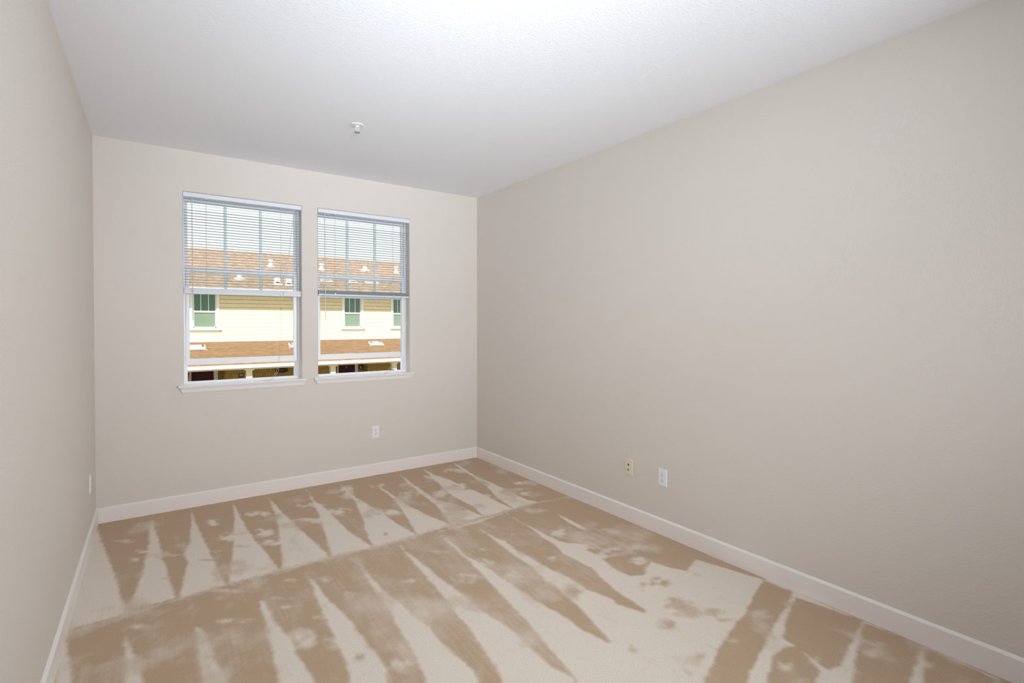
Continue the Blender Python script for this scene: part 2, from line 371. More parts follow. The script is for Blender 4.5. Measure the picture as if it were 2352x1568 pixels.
# ------------------------------------------------------------------ carpet with its vacuum tracks
SEAM = [(-0.331, 3.072), (-0.144, 3.101), (0.081, 3.134), (0.32, 3.151), (0.578, 3.155), (0.872, 3.162), (1.126, 3.142), (1.43, 3.158), (1.7, 3.176), (1.97, 3.172), (2.245, 3.181), (2.505, 3.179), (2.814, 3.134)]
POLYS = [
 (1,[(-0.343, 4.553), (-0.304, 4.282), (-0.235, 3.874), (-0.172, 3.452), (-0.136, 3.195), (-0.145, 3.122), (-0.247, 3.12), (-0.333, 3.115), (-0.336, 3.068), (-0.329, 2.684), (-0.343, 2.685), (-0.349, 3.634), (-0.355, 4.346)]),
 (1,[(-0.035, 4.546), (-0.015, 4.287), (0.009, 4.035), (0.033, 3.664), (0.057, 3.37), (0.079, 3.168), (0.078, 3.15), (-0.105, 3.157), (-0.102, 3.277), (-0.088, 3.451), (-0.069, 3.539), (-0.06, 3.776), (-0.043, 4.128)]),
 (1,[(0.219, 4.606), (0.224, 4.247), (0.251, 3.894), (0.278, 3.493), (0.297, 3.283), (0.304, 3.168), (0.303, 3.155), (0.094, 3.134), (0.1, 3.207), (0.124, 3.404), (0.15, 3.583), (0.137, 3.736), (0.172, 3.894), (0.195, 4.203)]),
 (1,[(0.495, 4.581), (0.501, 4.155), (0.515, 3.826), (0.554, 3.444), (0.579, 3.161), (0.322, 3.165), (0.329, 3.24), (0.37, 3.476), (0.407, 3.703), (0.444, 4.029)]),
 (1,[(0.747, 4.575), (0.768, 4.185), (0.809, 3.775), (0.847, 3.369), (0.858, 3.154), (0.589, 3.153), (0.634, 3.389), (0.685, 3.737), (0.723, 4.106)]),
 (1,[(1.049, 4.623), (1.04, 4.234), (1.066, 3.903), (1.075, 3.465), (1.129, 3.145), (0.877, 3.165), (0.911, 3.406), (0.972, 3.792), (1.014, 4.13), (1.036, 4.409)]),
 (1,[(1.328, 4.563), (1.337, 4.111), (1.375, 3.8), (1.395, 3.463), (1.43, 3.163), (1.134, 3.142), (1.151, 3.295), (1.22, 3.619), (1.305, 4.049), (1.312, 4.307)]),
 (1,[(1.606, 4.554), (1.586, 4.308), (1.602, 4.105), (1.611, 3.753), (1.652, 3.387), (1.705, 3.175), (1.436, 3.159), (1.483, 3.402), (1.547, 3.719), (1.577, 3.944), (1.574, 4.171)]),
 (1,[(1.878, 4.591), (1.862, 4.269), (1.85, 3.932), (1.862, 3.681), (1.946, 3.44), (1.97, 3.183), (1.71, 3.172), (1.747, 3.356), (1.795, 3.625), (1.807, 3.871), (1.827, 4.19)]),
 (1,[(2.145, 4.6), (2.129, 4.3), (2.179, 4.127), (2.197, 3.832), (2.224, 3.581), (2.238, 3.191), (1.976, 3.171), (2.012, 3.394), (2.003, 3.69), (2.038, 3.943), (2.077, 4.226)]),
 (1,[(2.485, 4.625), (2.468, 4.362), (2.438, 4.085), (2.445, 3.81), (2.449, 3.514), (2.444, 3.296), (2.5, 3.187), (2.249, 3.183), (2.276, 3.435), (2.368, 3.813), (2.403, 4.053), (2.431, 4.326)]),
 (1,[(-0.339, 3.004), (-0.329, 2.983), (-0.305, 2.82), (-0.28, 2.641), (-0.343, 2.685), (-0.336, 2.865)]),
 (1,[(-0.135, 3.087), (-0.117, 2.862), (-0.099, 2.785), (-0.075, 2.683), (-0.063, 2.561), (-0.042, 2.475), (-0.105, 2.519), (-0.119, 2.837)]),
 (0.6,[(0.141, 3.089), (0.146, 2.816), (0.141, 2.791), (0.14, 2.941)]),
 (1,[(0.142, 2.798), (0.164, 2.775), (0.182, 2.68), (0.197, 2.505), (0.214, 2.39), (0.235, 2.282), (0.143, 2.346), (0.145, 2.506), (0.143, 2.654)]),
 (1,[(0.426, 2.876), (0.445, 2.863), (0.454, 2.787), (0.456, 2.644), (0.488, 2.466), (0.492, 2.31), (0.515, 2.125), (0.514, 2.087), (0.395, 2.17), (0.401, 2.293), (0.413, 2.465), (0.421, 2.668)]),
 (1,[(0.71, 3.124), (0.703, 3.0), (0.714, 2.852), (0.72, 2.668), (0.748, 2.533), (0.754, 2.436), (0.755, 2.348), (0.768, 2.204), (0.77, 2.046), (0.773, 1.906), (0.632, 2.004), (0.644, 2.122), (0.653, 2.235), (0.662, 2.456), (0.666, 2.606), (0.691, 2.85)]),
 (1,[(0.985, 3.124), (0.98, 2.785), (0.992, 2.547), (1.027, 2.322), (1.039, 2.164), (1.042, 1.975), (1.058, 1.845), (1.049, 1.712), (0.879, 1.831), (0.893, 1.915), (0.909, 2.056), (0.921, 2.218), (0.94, 2.414), (0.952, 2.612), (0.97, 2.855)]),
 (1,[(1.277, 3.101), (1.284, 2.814), (1.297, 2.564), (1.314, 2.323), (1.316, 2.12), (1.348, 1.934), (1.336, 1.757), (1.339, 1.637), (1.374, 1.51), (1.399, 1.468), (1.127, 1.658), (1.16, 1.796), (1.182, 1.968), (1.208, 2.18), (1.223, 2.368), (1.241, 2.583), (1.255, 2.835)]),
 (1,[(1.377, 1.513), (1.4, 1.652), (1.431, 1.848), (1.467, 2.079), (1.502, 2.341), (1.532, 2.618), (1.548, 2.853), (1.568, 3.127), (1.568, 3.122), (2.153, 3.16), (2.497, 1.815), (2.665, 1.872), (2.698, 1.756), (2.731, 1.618), (2.766, 1.517), (2.784, 1.497), (2.774, 0.711), (2.77, 0.469), (2.628, 0.412), (1.31, 1.333)]),
 (0,[(1.568, 3.122), (1.868, 3.109), (1.837, 3.025), (1.825, 2.889), (1.807, 2.702), (1.8, 2.525), (1.798, 2.361), (1.769, 2.193), (1.776, 2.117), (1.756, 2.042), (1.736, 1.902), (1.715, 1.821), (1.694, 1.72), (1.67, 1.599), (1.645, 1.609), (1.618, 1.748), (1.629, 1.836), (1.613, 1.902), (1.607, 1.963), (1.596, 2.08), (1.595, 2.188), (1.577, 2.314), (1.577, 2.45), (1.565, 2.577), (1.549, 2.701), (1.566, 2.886)]),
 (0,[(1.868, 3.109), (2.153, 3.16), (2.13, 2.977), (2.131, 2.839), (2.103, 2.626), (2.1, 2.513), (2.064, 2.384), (2.07, 2.293), (2.08, 2.15), (2.044, 2.049), (2.008, 1.9), (2.001, 1.824), (1.985, 1.67), (1.962, 1.672), (1.913, 1.798), (1.935, 1.843), (1.883, 1.987), (1.893, 2.082), (1.878, 2.215), (1.862, 2.342), (1.855, 2.472), (1.852, 2.608), (1.868, 2.74), (1.841, 2.826), (1.837, 3.025)]),
 (0,[(2.153, 3.16), (2.789, 3.134), (2.789, 2.016), (2.505, 1.814), (2.45, 1.892), (2.427, 2.003), (2.257, 1.925), (2.179, 1.954), (2.174, 2.085), (2.203, 2.201), (2.22, 2.335), (2.269, 2.395), (2.184, 2.487), (2.154, 2.541), (2.149, 2.646), (2.144, 2.775), (2.137, 2.932)]),
 (0,[(2.821, 2.075), (2.505, 1.814), (2.504, 1.809), (2.497, 1.815), (2.665, 1.872), (2.698, 1.756), (2.731, 1.618), (2.766, 1.517), (2.797, 1.506), (2.842, 2.08)]),
 (1,[(2.449, 2.931), (2.457, 2.799), (2.436, 2.593), (2.407, 2.576), (2.413, 2.749)]),
 (0,[(2.76, 1.511), (2.768, 1.352), (2.406, 1.248), (2.15, 1.182), (1.863, 1.109), (1.732, 1.2), (2.045, 1.301), (2.239, 1.364), (2.398, 1.389)]),
 (0,[(2.719, 1.318), (2.776, 1.028), (2.392, 0.95), (2.259, 0.954), (2.303, 1.091), (2.328, 1.178)]),
 (0,[(2.158, 1.137), (2.253, 1.142), (2.31, 1.111), (2.23, 0.972), (2.081, 0.956), (1.944, 1.052)]),
 (0,[(2.752, 1.016), (2.79, 0.795), (2.577, 0.761), (2.397, 0.735), (2.222, 0.858), (2.293, 0.882), (2.543, 0.956)]),
 (0,[(2.767, 0.783), (2.759, 0.549), (2.719, 0.51), (2.45, 0.698)]),
]

BLOBS = [(1, 0.85, -0.103, 3.794, 0.037, -0.026, 0.002, -0.052),(1, 0.85, 0.334, 4.187, 0.057, -0.04, -0.007, -0.086),(1, 0.85, 0.237, 3.691, 0.107, -0.075, -0.005, -0.083),(1, 0.85, 0.061, 3.776, 0.061, -0.042, -0.001, -0.053),(1, 0.85, 0.623, 4.176, 0.091, -0.064, -0.013, -0.083),(1, 0.85, 0.594, 3.801, 0.066, -0.047, -0.015, -0.093),(1, 0.85, 0.621, 3.581, 0.071, -0.05, -0.011, -0.06),(1, 0.85, -0.175, 4.163, 0.056, -0.039, 0.002, -0.039),(1, 0.85, 0.207, 3.589, 0.067, -0.046, -0.003, -0.056),(1, 0.85, 0.969, 4.161, 0.105, -0.073, -0.016, -0.067),(1, 0.85, 0.904, 3.84, 0.097, -0.068, -0.015, -0.063),(1, 0.85, -0.091, 3.92, 0.046, -0.032, 0.001, -0.031),(1, 0.85, 0.393, 3.852, 0.057, -0.04, -0.008, -0.079),(1, 0.75, 1.318, 4.303, 0.062, -0.043, -0.056, -0.182),(1, 0.75, 1.706, 3.942, 0.071, -0.05, -0.058, -0.133),(1, 0.75, 2.066, 4.233, 0.101, -0.07, -0.049, -0.099),(1, 0.75, 2.143, 3.92, 0.096, -0.067, -0.085, -0.156),(1, 0.75, 2.166, 3.533, 0.1, -0.069, -0.081, -0.131),(1, 0.75, 1.589, 4.355, 0.065, -0.045, -0.036, -0.098),(1, 0.75, 1.936, 3.826, 0.092, -0.064, -0.058, -0.113),(1, 0.75, 2.347, 4.324, 0.094, -0.066, -0.051, -0.094),(1, 0.75, 1.425, 3.653, 0.082, -0.058, -0.033, -0.085),(1, 0.75, 1.14, 3.889, 0.092, -0.065, -0.027, -0.091),(1, 0.75, 2.53, 3.412, 0.051, -0.036, -0.035, -0.047),(1, 0.75, 2.652, 3.666, 0.055, -0.038, -0.025, -0.034),(1, 0.7, 0.272, 3.015, 0.029, -0.02, -0.002, -0.026),(1, 0.7, 0.095, 2.662, 0.043, -0.03, -0.001, -0.022),(1, 0.7, 0.539, 2.423, 0.061, -0.042, -0.019, -0.083),(1, 0.7, -0.059, 2.945, 0.057, -0.04, 0.0, -0.031),(1, 0.7, 0.014, 2.657, 0.031, -0.022, -0.001, -0.048),(1, 0.7, 0.526, 2.838, 0.057, -0.04, -0.002, -0.013),(1, 0.7, 0.31, 2.746, 0.094, -0.065, -0.004, -0.027),(1, 0.7, 0.54, 2.726, 0.037, -0.025, -0.004, -0.02),(1, 0.7, 0.405, 2.192, 0.034, -0.024, -0.005, -0.028),(1, 0.7, 0.28, 3.099, 0.104, -0.072, -0.003, -0.027),(1, 0.7, 0.639, 2.546, 0.036, -0.024, -0.005, -0.02),(1, 0.7, 0.611, 3.003, 0.041, -0.029, -0.006, -0.028),(1, 0.65, 0.826, 2.654, 0.036, -0.024, -0.015, -0.048),(1, 0.65, 0.552, 2.415, 0.044, -0.031, -0.018, -0.078),(1, 0.65, 1.68, 2.722, 0.021, -0.015, -0.014, -0.021),(1, 0.65, 1.606, 2.561, 0.044, -0.03, -0.029, -0.047),(1, 0.65, 1.636, 2.318, 0.062, -0.044, -0.047, -0.067),(1, 0.65, 1.441, 2.85, 0.046, -0.032, -0.009, -0.018),(1, 0.65, 0.777, 2.907, 0.034, -0.024, -0.012, -0.042),(1, 0.65, 0.832, 2.003, 0.041, -0.029, -0.022, -0.052),(1, 0.65, 0.649, 2.313, 0.044, -0.03, -0.018, -0.063),(1, 0.65, 1.434, 2.468, 0.083, -0.057, -0.041, -0.07),(1, 0.65, 1.146, 2.629, 0.04, -0.028, -0.014, -0.03),(0, 0.75, 1.264, 3.297, 0.014, -0.009, -0.014, -0.037),(0, 0.75, 1.346, 3.683, 0.032, -0.023, -0.01, -0.026),(0, 0.75, 1.948, 3.42, 0.085, -0.059, -0.035, -0.06),(0, 0.75, 1.813, 3.206, 0.08, -0.056, -0.011, -0.02),(0, 0.75, 2.314, 3.825, 0.097, -0.067, -0.058, -0.096),(0, 0.75, 2.199, 3.783, 0.073, -0.051, -0.032, -0.054),(0, 0.75, 0.709, 2.147, 0.021, -0.015, -0.013, -0.038),(0, 0.75, 0.774, 1.955, 0.029, -0.02, -0.013, -0.032),(0, 0.7, 0.416, 3.665, 0.086, -0.06, -0.003, -0.025),(0, 0.7, 0.266, 3.537, 0.073, -0.052, -0.002, -0.02),(0, 0.7, 0.054, 3.412, 0.048, -0.034, 0.0, -0.02),(0, 0.7, 0.171, 2.523, 0.02, -0.015, -0.002, -0.016),(0, 0.6, 2.139, 1.574, 0.088, -0.061, -0.083, -0.062),(0, 0.6, 1.717, 1.514, 0.035, -0.025, -0.031, -0.027),(0, 0.6, 1.881, 1.315, 0.048, -0.034, -0.04, -0.029),(0, 0.6, 1.757, 1.291, 0.039, -0.027, -0.029, -0.021),(0, 0.6, 2.251, 1.475, 0.055, -0.038, -0.045, -0.029),(0, 0.6, 2.459, 1.612, 0.021, -0.015, -0.017, -0.011),(0, 0.6, 2.246, 1.399, 0.053, -0.038, -0.021, -0.013),(0, 0.6, 1.982, 1.544, 0.045, -0.031, -0.038, -0.029),(1, 0.6, 2.424, 1.334, 0.059, -0.041, -0.048, -0.027),(1, 0.6, 2.259, 1.188, 0.032, -0.022, -0.047, -0.025),(1, 0.6, 2.123, 1.284, 0.036, -0.026, -0.021, -0.013),(1, 0.6, 2.553, 0.9, 0.042, -0.029, -0.059, -0.021),(1, 0.6, 2.318, 0.871, 0.039, -0.027, -0.05, -0.019),(1, 0.6, 2.635, 0.732, 0.018, -0.012, -0.026, -0.007),(1, 0.6, 2.27, 1.02, 0.041, -0.028, -0.038, -0.018),(1, 0.6, 2.63, 0.912, 0.043, -0.029, -0.019, -0.006),(1, 0.6, 2.109, 0.976, 0.038, -0.026, -0.034, -0.016),(1, 0.6, 2.163, 1.08, 0.034, -0.024, -0.048, -0.025),(1, 0.75, 2.236, 2.638, 0.059, -0.042, -0.06, -0.071),(1, 0.75, 2.321, 2.359, 0.08, -0.056, -0.046, -0.046),(1, 0.75, 2.4, 2.272, 0.051, -0.036, -0.038, -0.036),(1, 0.75, 2.473, 2.174, 0.051, -0.035, -0.057, -0.05),(1, 0.75, 2.228, 2.226, 0.036, -0.025, -0.029, -0.029),(1, 0.75, 1.96, 2.37, 0.027, -0.018, -0.025, -0.03),(1, 0.75, 2.379, 3.047, 0.072, -0.051, -0.02, -0.026),(1, 0.75, 2.37, 2.056, 0.053, -0.037, -0.044, -0.038),(1, 0.75, 2.36, 1.916, 0.063, -0.044, -0.066, -0.054),(1, 0.75, 2.565, 2.462, 0.081, -0.056, -0.032, -0.031),(1, 0.75, 2.317, 2.238, 0.091, -0.064, -0.053, -0.051),(0, 0.75, 2.252, 2.313, 0.055, -0.038, -0.026, -0.027),(0, 0.75, 2.157, 1.84, 0.036, -0.025, -0.042, -0.037),(0, 0.75, 2.267, 1.821, 0.052, -0.036, -0.061, -0.049),(0, 0.75, 1.819, 2.015, 0.035, -0.025, -0.026, -0.03),(0, 0.75, 2.157, 1.638, 0.045, -0.031, -0.053, -0.041)]


def vnoise(x, y, f, seed):
    """smooth value noise on arrays"""
    rs = np.random.RandomState(seed); g = rs.rand(256, 256)
    X = x*f+37.3; Y = y*f+91.7
    i = np.floor(X).astype(int); j = np.floor(Y).astype(int); u = X-i; v = Y-j
    u = u*u*(3-2*u); v = v*v*(3-2*v); i %= 255; j %= 255
    return (g[i, j]*(1-u)+g[i+1, j]*u)*(1-v)+(g[i, j+1]*(1-u)+g[i+1, j+1]*u)*v
def fbm(x, y, f, seed, o=3):
    t = 0; a = 0.5; s = 0
    for k in range(o):
        x, y = 0.8*x-0.6*y+1.3, 0.6*x+0.8*y-2.1      # turned between octaves so no grid shows
        t = t+a*vnoise(x, y, f*2**k, seed+k); s += a; a *= 0.55
    return t/s
def inside(px, py, P):
    c = np.zeros(px.shape, bool); n = len(P)
    for k in range(n):
        x0, y0 = P[k]; x1, y1 = P[(k+1) % n]
        if y0 == y1: continue
        c ^= ((y0 > py) != (y1 > py)) & (px < (x1-x0)*(py-y0)/(y1-y0)+x0)
    return c
def smoothstep(a, b, x):
    t = np.clip((x-a)/(b-a), 0, 1); return t*t*(3-2*t)

def carpet():
    x0, x1, y0, y1 = XL, XR, YF, YB
    nx = 430; ys = np.concatenate([np.linspace(y0, 0.40, 24)[:-1], np.linspace(0.40, y1, 570)])
    xs = np.linspace(x0, x1, nx); ny = len(ys)
    X, Y = np.meshgrid(xs, ys, indexing='ij')
    # in front of the pictured part each track simply runs on towards the viewer
    dep = X*FWD.x+Y*FWD.y; k_ = np.where((dep > 0.05) & (dep < 2.03), 2.03/np.maximum(dep, 0.05), 1.0)
    X0, Y0 = X, Y; X = np.where(dep > 0.05, X*k_, X); Y = np.where(dep > 0.05, Y*k_, Y)
    WXn = X+(fbm(X, Y, 9, 3)-.5)*0.014+(fbm(X, Y, 40, 13, 1)-.5)*0.005
    WYn = Y+(fbm(X, Y, 9, 5)-.5)*0.022+(fbm(X, Y, 40, 15, 1)-.5)*0.006
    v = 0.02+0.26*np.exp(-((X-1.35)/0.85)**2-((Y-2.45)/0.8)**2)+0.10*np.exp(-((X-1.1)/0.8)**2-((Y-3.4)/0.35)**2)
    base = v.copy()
    for val, P in POLYS:
        m_ = inside(WXn, WYn, P); v[m_] = val if val else base[m_]
    # scuffs and foot marks pressed into the pile
    for k, (val, st, cx, cy, ux, uy, wx, wy) in enumerate(BLOBS):
        det = ux*wy-uy*wx; dx = X-cx; dy = Y-cy
        a = (dx*wy-dy*wx)/det; b = (-dx*uy+dy*ux)/det
        # noise stretched the way each scuff runs
        n = fbm(a*1.6+k*3.1+X*2, b*1.6+k*1.7+Y*2, 1.3, 50+k, 4)
        d = np.sqrt(a*a+b*b)
        w = smoothstep(1.25, 0.55, d)*smoothstep(0.38, 0.62, n+0.10*(1-d))*st
        v = v*(1-w)+val*w
    # general mottling inside the two rows of tracks
    n = fbm(X*1.0, Y*0.8, 5, 200, 4)
    mask = smoothstep(0.52, 0.78, n)*0.42
    v = v*(1-mask)+(1-v)*mask
    n2 = fbm(X*1.2, Y*0.6, 9, 240, 3)           # faint cloudiness everywhere in the pile
    v = v+(n2-0.5)*0.60
    # tread line between the rows: short toothed light and dark dashes
    sy = np.interp(X, [p[0] for p in SEAM], [p[1] for p in SEAM])
    t = Y-sy+(fbm(X, Y, 14, 9)-.5)*0.02
    teeth = smoothstep(0.35, 0.65, vnoise(X, Y*0, 60, 77))
    v = np.where(np.abs(t) < 0.012+0.03*teeth*smoothstep(0, 0.7, fbm(X, Y*0, 6, 8)), v*0.3+0.7*0.55, v)
    # the head of the row below the seam is a little paler towards its edge
    v = np.clip(v, 0, 1); X, Y = X0, Y0
    ker = np.array([0.25, 0.5, 0.25])
    for ax in (0, 1, 0, 1):
        v = (np.roll(v, 1, ax)+2*v+np.roll(v, -1, ax))/4
    verts = np.zeros((nx*ny, 3)); verts[:, 0] = X.ravel(); verts[:, 1] = Y.ravel()
    verts[:, 2] = ((fbm(X, Y, 70, 31)-.5)*0.0022).ravel()
    I, J = np.meshgrid(np.arange(nx-1), np.arange(ny-1), indexing='ij')
    a = (I*ny+J).ravel(); F = np.stack([a, a+ny, a+ny+1, a+1], 1)
    me = bpy.data.meshes.new('floor')
    me.vertices.add(len(verts)); me.vertices.foreach_set('co', verts.ravel())
    me.loops.add(F.size); me.loops.foreach_set('vertex_index', F.ravel().astype(np.int32))
    me.polygons.add(len(F)); me.polygons.foreach_set('loop_start', np.arange(0, F.size, 4, dtype=np.int32))
    me.polygons.foreach_set('loop_total', np.full(len(F), 4, dtype=np.int32))
    me.update(calc_edges=True)
    at = me.attributes.new('nap', 'FLOAT', 'POINT'); at.data.foreach_set('value', v.ravel().astype(np.float32))
    me.polygons.foreach_set('use_smooth', np.ones(len(F), bool))
    # side skirt and slab so the floor has thickness
    me.materials.append(M['carpet'])
    o = bpy.data.objects.new('floor', me); C.objects.link(o)
    prop(o, 'beige cut pile carpet with light and dark vacuum tracks', 'floor', kind='structure')
    md = o.modifiers.new('thickness', 'SOLIDIFY'); md.thickness = 0.05; md.offset = -1
carpet()

# ------------------------------------------------------------------ windows (single hung, lower sash pushed up)
def window(name, x0, x1, label):
    w = x1-x0; root = empty(name, ((x0+x1)/2, YB, WZ[0]), kind='structure', label=label, cat='window')
    a, b = -w/2, w/2; H = WZ[1]-WZ[0]
    F0 = 0.092                                # face of the vinyl frame, behind the wall face
    # frame: jambs, head and sloping sill
    bm = bmesh.new()
    box(bm, a, a+0.012, F0, F0+0.07, 0.028, H); box(bm, a+0.012, a+0.030, F0+0.045, F0+0.07, 0.0, H)
    box(bm, b-0.012, b, F0, F0+0.07, 0.028, H); box(bm, b-0.030, b-0.012, F0+0.045, F0+0.07, 0.0, H)
    box(bm, a, b, F0, F0+0.07, H-0.022, H)
    prism(bm, [(F0-0.001, 0.0), (F0-0.001, 0.030), (F0+0.012, 0.034), (F0+0.045, 0.030), (F0+0.07, 0.022), (F0+0.07, 0.0)],
          lambda p: (a+0.0004, p[0], p[1]), lambda p: (b-0.0004, p[0], p[1]))
    # balance tracks
    for s in (a+0.012, b-0.015): box(bm, s, s+0.003, F0+0.004, F0+0.044, 0.03, H-0.02)
    obj('frame', bm, M['vinyl'], root)
    def sash(nm, yy, z0, z1, st, bot, top):
        L, R = a+0.016, b-0.016
        if yy > F0+0.03: L, R = a+0.014, b-0.014
        bm = bmesh.new()
        box(bm, L, L+st, yy, yy+0.026, z0, z1, bev=0.002); box(bm, R-st, R, yy, yy+0.026, z0, z1, bev=0.002)
        box(bm, L+st-0.001, R-st+0.001, yy, yy+0.026, z0, z0+bot, bev=0.002); box(bm, L+st-0.001, R-st+0.001, yy, yy+0.026, z1-top, z1, bev=0.002)
        s = obj(nm, bm, M['vinyl'], root)
        pane = obj('pane', boxes((L+st-0.004, R-st+0.004, yy+0.012, yy+0.015, z0+bot-0.004, z1-top+0.004)), M['glass'], s)
        return s, L+st, R-st
    zz = -WZ[0]
    lo, l0, l1 = sash('lower_sash', F0+0.008, 1.093+zz, 1.868+zz, 0.028, 0.048, 0.045)
    bm = bmesh.new(); box(bm, -0.05, 0.05, F0-0.004, F0+0.010, 1.109+zz, 1.117+zz, bev=0.002)
    obj('lift_rail', bm, M['vinyl'], lo)
    up, u0, u1 = sash('upper_sash', F0+0.038, 1.655+zz, WZ[1]-0.022+zz, 0.020, 0.042, 0.03)
    for t in (1/3, 2/3):
        xm = u0+(u1-u0)*t
        obj('muntin', boxes((xm-0.011, xm+0.011, F0+0.040, F0+0.060, 1.690+zz, WZ[1]-0.05+zz), bev=0.002), M['muntin'], up)
    # stool and apron
    bm = bmesh.new()
    e = 0.038
    prism(bm, [(F0+0.001, 0.002), (F0+0.001, 0.015), (-0.024, 0.015), (-0.030, 0.012), (-0.032, 0.006), (-0.030, 0.0), (-0.024, -0.003), (-0.0005, -0.003), (-0.0005, 0.002)],
          lambda p: (a+0.001, p[0], p[1]), lambda p: (b-0.001, p[0], p[1]))
    for s in (-1, 1):
        A, B = (b-0.001, b+e) if s > 0 else (a+0.001, a-e)
        prism(bm, [(-0.0005, -0.003), (-0.0005, 0.015), (-0.024, 0.015), (-0.030, 0.012), (-0.032, 0.006), (-0.030, 0.0), (-0.024, -0.003)],
              lambda p: (A, p[0], p[1]), lambda p: (B, p[0], p[1]))
    st = obj('window_sill', bm, M['sill'], root)
    bm = bmesh.new()
    rows = [(-0.003, -0.020, 0.028), (-0.008, -0.021, 0.028), (-0.014, -0.015, 0.022), (-0.034, -0.011, 0.016), (-0.042, -0.008, 0.012), (-0.044, -0.0005, 0.011)]
    vl = [[bm.verts.new((a-c, y, z)), bm.verts.new((b+c, y, z)), bm.verts.new((b+c, -0.0005, z)), bm.verts.new((a-c, -0.0005, z))] for z, y, c in rows]
    for A, B in zip(vl, vl[1:]):
        for k in range(4): bm.faces.new((A[k], A[(k+1) % 4], B[(k+1) % 4], B[k]))
    bm.faces.new(vl[0])
    bmesh.ops.remove_doubles(bm, verts=bm.verts, dist=1e-6)
    obj('apron', bm, M['sill'], root)
    return root
window('window_1', *WX[0], 'left of the two white single hung windows, lower sash raised')
window('window_2', *WX[1], 'right of the two white single hung windows, nearest the corner, lower sash raised')

# ------------------------------------------------------------------ venetian blinds
def blind(x0, x1, zb, cords, lad, wand, label):
    root = empty('venetian_blind', ((x0+x1)/2, YB+0.017, WZ[1]), label=label, cat='blind', group='white mini blinds in the two windows')
    a, b = x0-(x0+x1)/2, x1-(x0+x1)/2
    z = lambda q: q-WZ[1]
    bm = bmesh.new()
    prism(bm, [(-0.013, z(2.430)), (-0.015, z(2.426)), (-0.0155, z(2.402)), (-0.012, z(2.396)), (0.012, z(2.396)), (0.014, z(2.400)), (0.014, z(2.430))],
          lambda p: (a+0.001, p[0], p[1]), lambda p: (b-0.001, p[0], p[1]))
    hr = obj('headrail', bm, M['blind'], root)
    zstk = zb+0.047; pitch = 0.0214
    def slat(bm, zc, tilt, l, r, hw=0.0125, th=0.0002):
        n = 5; row = []
        for k in range(n):
            t = -1+2*k/(n-1); y = t*hw; h = 0.0018*(1-t*t)+tilt*y
            row.append((y, zc+h))
        top = [(y, h+th) for y, h in row]
        prism(bm, row+top[::-1], lambda p: (l, p[0], p[1]), lambda p: (r, p[0], p[1]))
    bm = bmesh.new(); rnd = random.Random(int(x0*100)); zc = 2.381; k = 0
    while zc > zstk+0.012:
        tilt = -0.06 + rnd.uniform(-0.02, 0.02)
        if k in (2, 3): tilt = 0.12
        slat(bm, z(zc), tilt, a+0.006, b-0.005); zc -= pitch; k += 1
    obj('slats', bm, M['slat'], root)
    bm = bmesh.new(); n = 30
    for i in range(n): slat(bm, z(zb+0.013+0.033*i/n), 0.0, a+0.006+rnd.uniform(0, .001), b-0.005, th=0.0009 if x0 < 1 else 0.0004)
    obj('slat_stack', bm, M['blind'] if x0 < 1 else M['slat'], root)  # left stack in the lit enamel, right stack with shade put into its colour
    bm = bmesh.new()
    prism(bm, [(-0.011, z(zb)), (-0.0135, z(zb+0.003)), (-0.0135, z(zb+0.011)), (-0.011, z(zb+0.013)), (0.011, z(zb+0.013)), (0.0135, z(zb+0.010)), (0.0135, z(zb+0.003)), (0.011, z(zb))],
          lambda p: (a+0.008, p[0], p[1]), lambda p: (b-0.006, p[0], p[1]))
    rail = obj('bottom_rail', bm, M['blind'], root)
    for lx in lad:
        lx -= (x0+x1)/2; bm = bmesh.new()
        for yy in (-0.0135, 0.0135): tube(bm, [(lx, yy, z(2.398)), (lx, yy, z(zb+0.006))], 0.0006, 5)
        tube(bm, [(lx+0.003, 0.0, z(2.398)), (lx+0.003, 0.0, z(zb+0.006))], 0.0006, 5)
        obj('ladder_cord', bm, M['cord'], root)
        bm = bmesh.new(); box(bm, lx-0.007, lx+0.007, -0.0165, -0.0125, z(zb+0.0), z(zb+0.022), bev=0.001)
        obj('cord_clip', bm, M['wand'], rail)
        bm = bmesh.new(); box(bm, lx-0.009, lx+0.009, -0.0175, -0.010, z(2.388), z(2.398), bev=0.001)
        obj('valance_clip', bm, M['wand'], hr)
    cx = (x0+x1)/2
    bm = bmesh.new()
    tube(bm, [(wand[0][0]-cx, -0.020, z(2.392)), (wand[1][0]-cx, -0.022, z(wand[1][1]))], 0.0032, 6)
    tube(bm, [(wand[0][0]-cx, -0.013, z(2.400)), (wand[0][0]-cx, -0.020, z(2.400)), (wand[0][0]-cx, -0.021, z(2.385))], 0.0015, 6)
    obj('tilt_wand', bm, M['wand'], root)
    for i, pts in enumerate(cords):
        bm = bmesh.new(); tube(bm, [(p[0]-cx, p[2] if len(p) > 2 else -0.021, z(p[1])) for p in pts], 0.0011, 6)
        obj('pull_cord', bm, M['cord'], root)
    return root
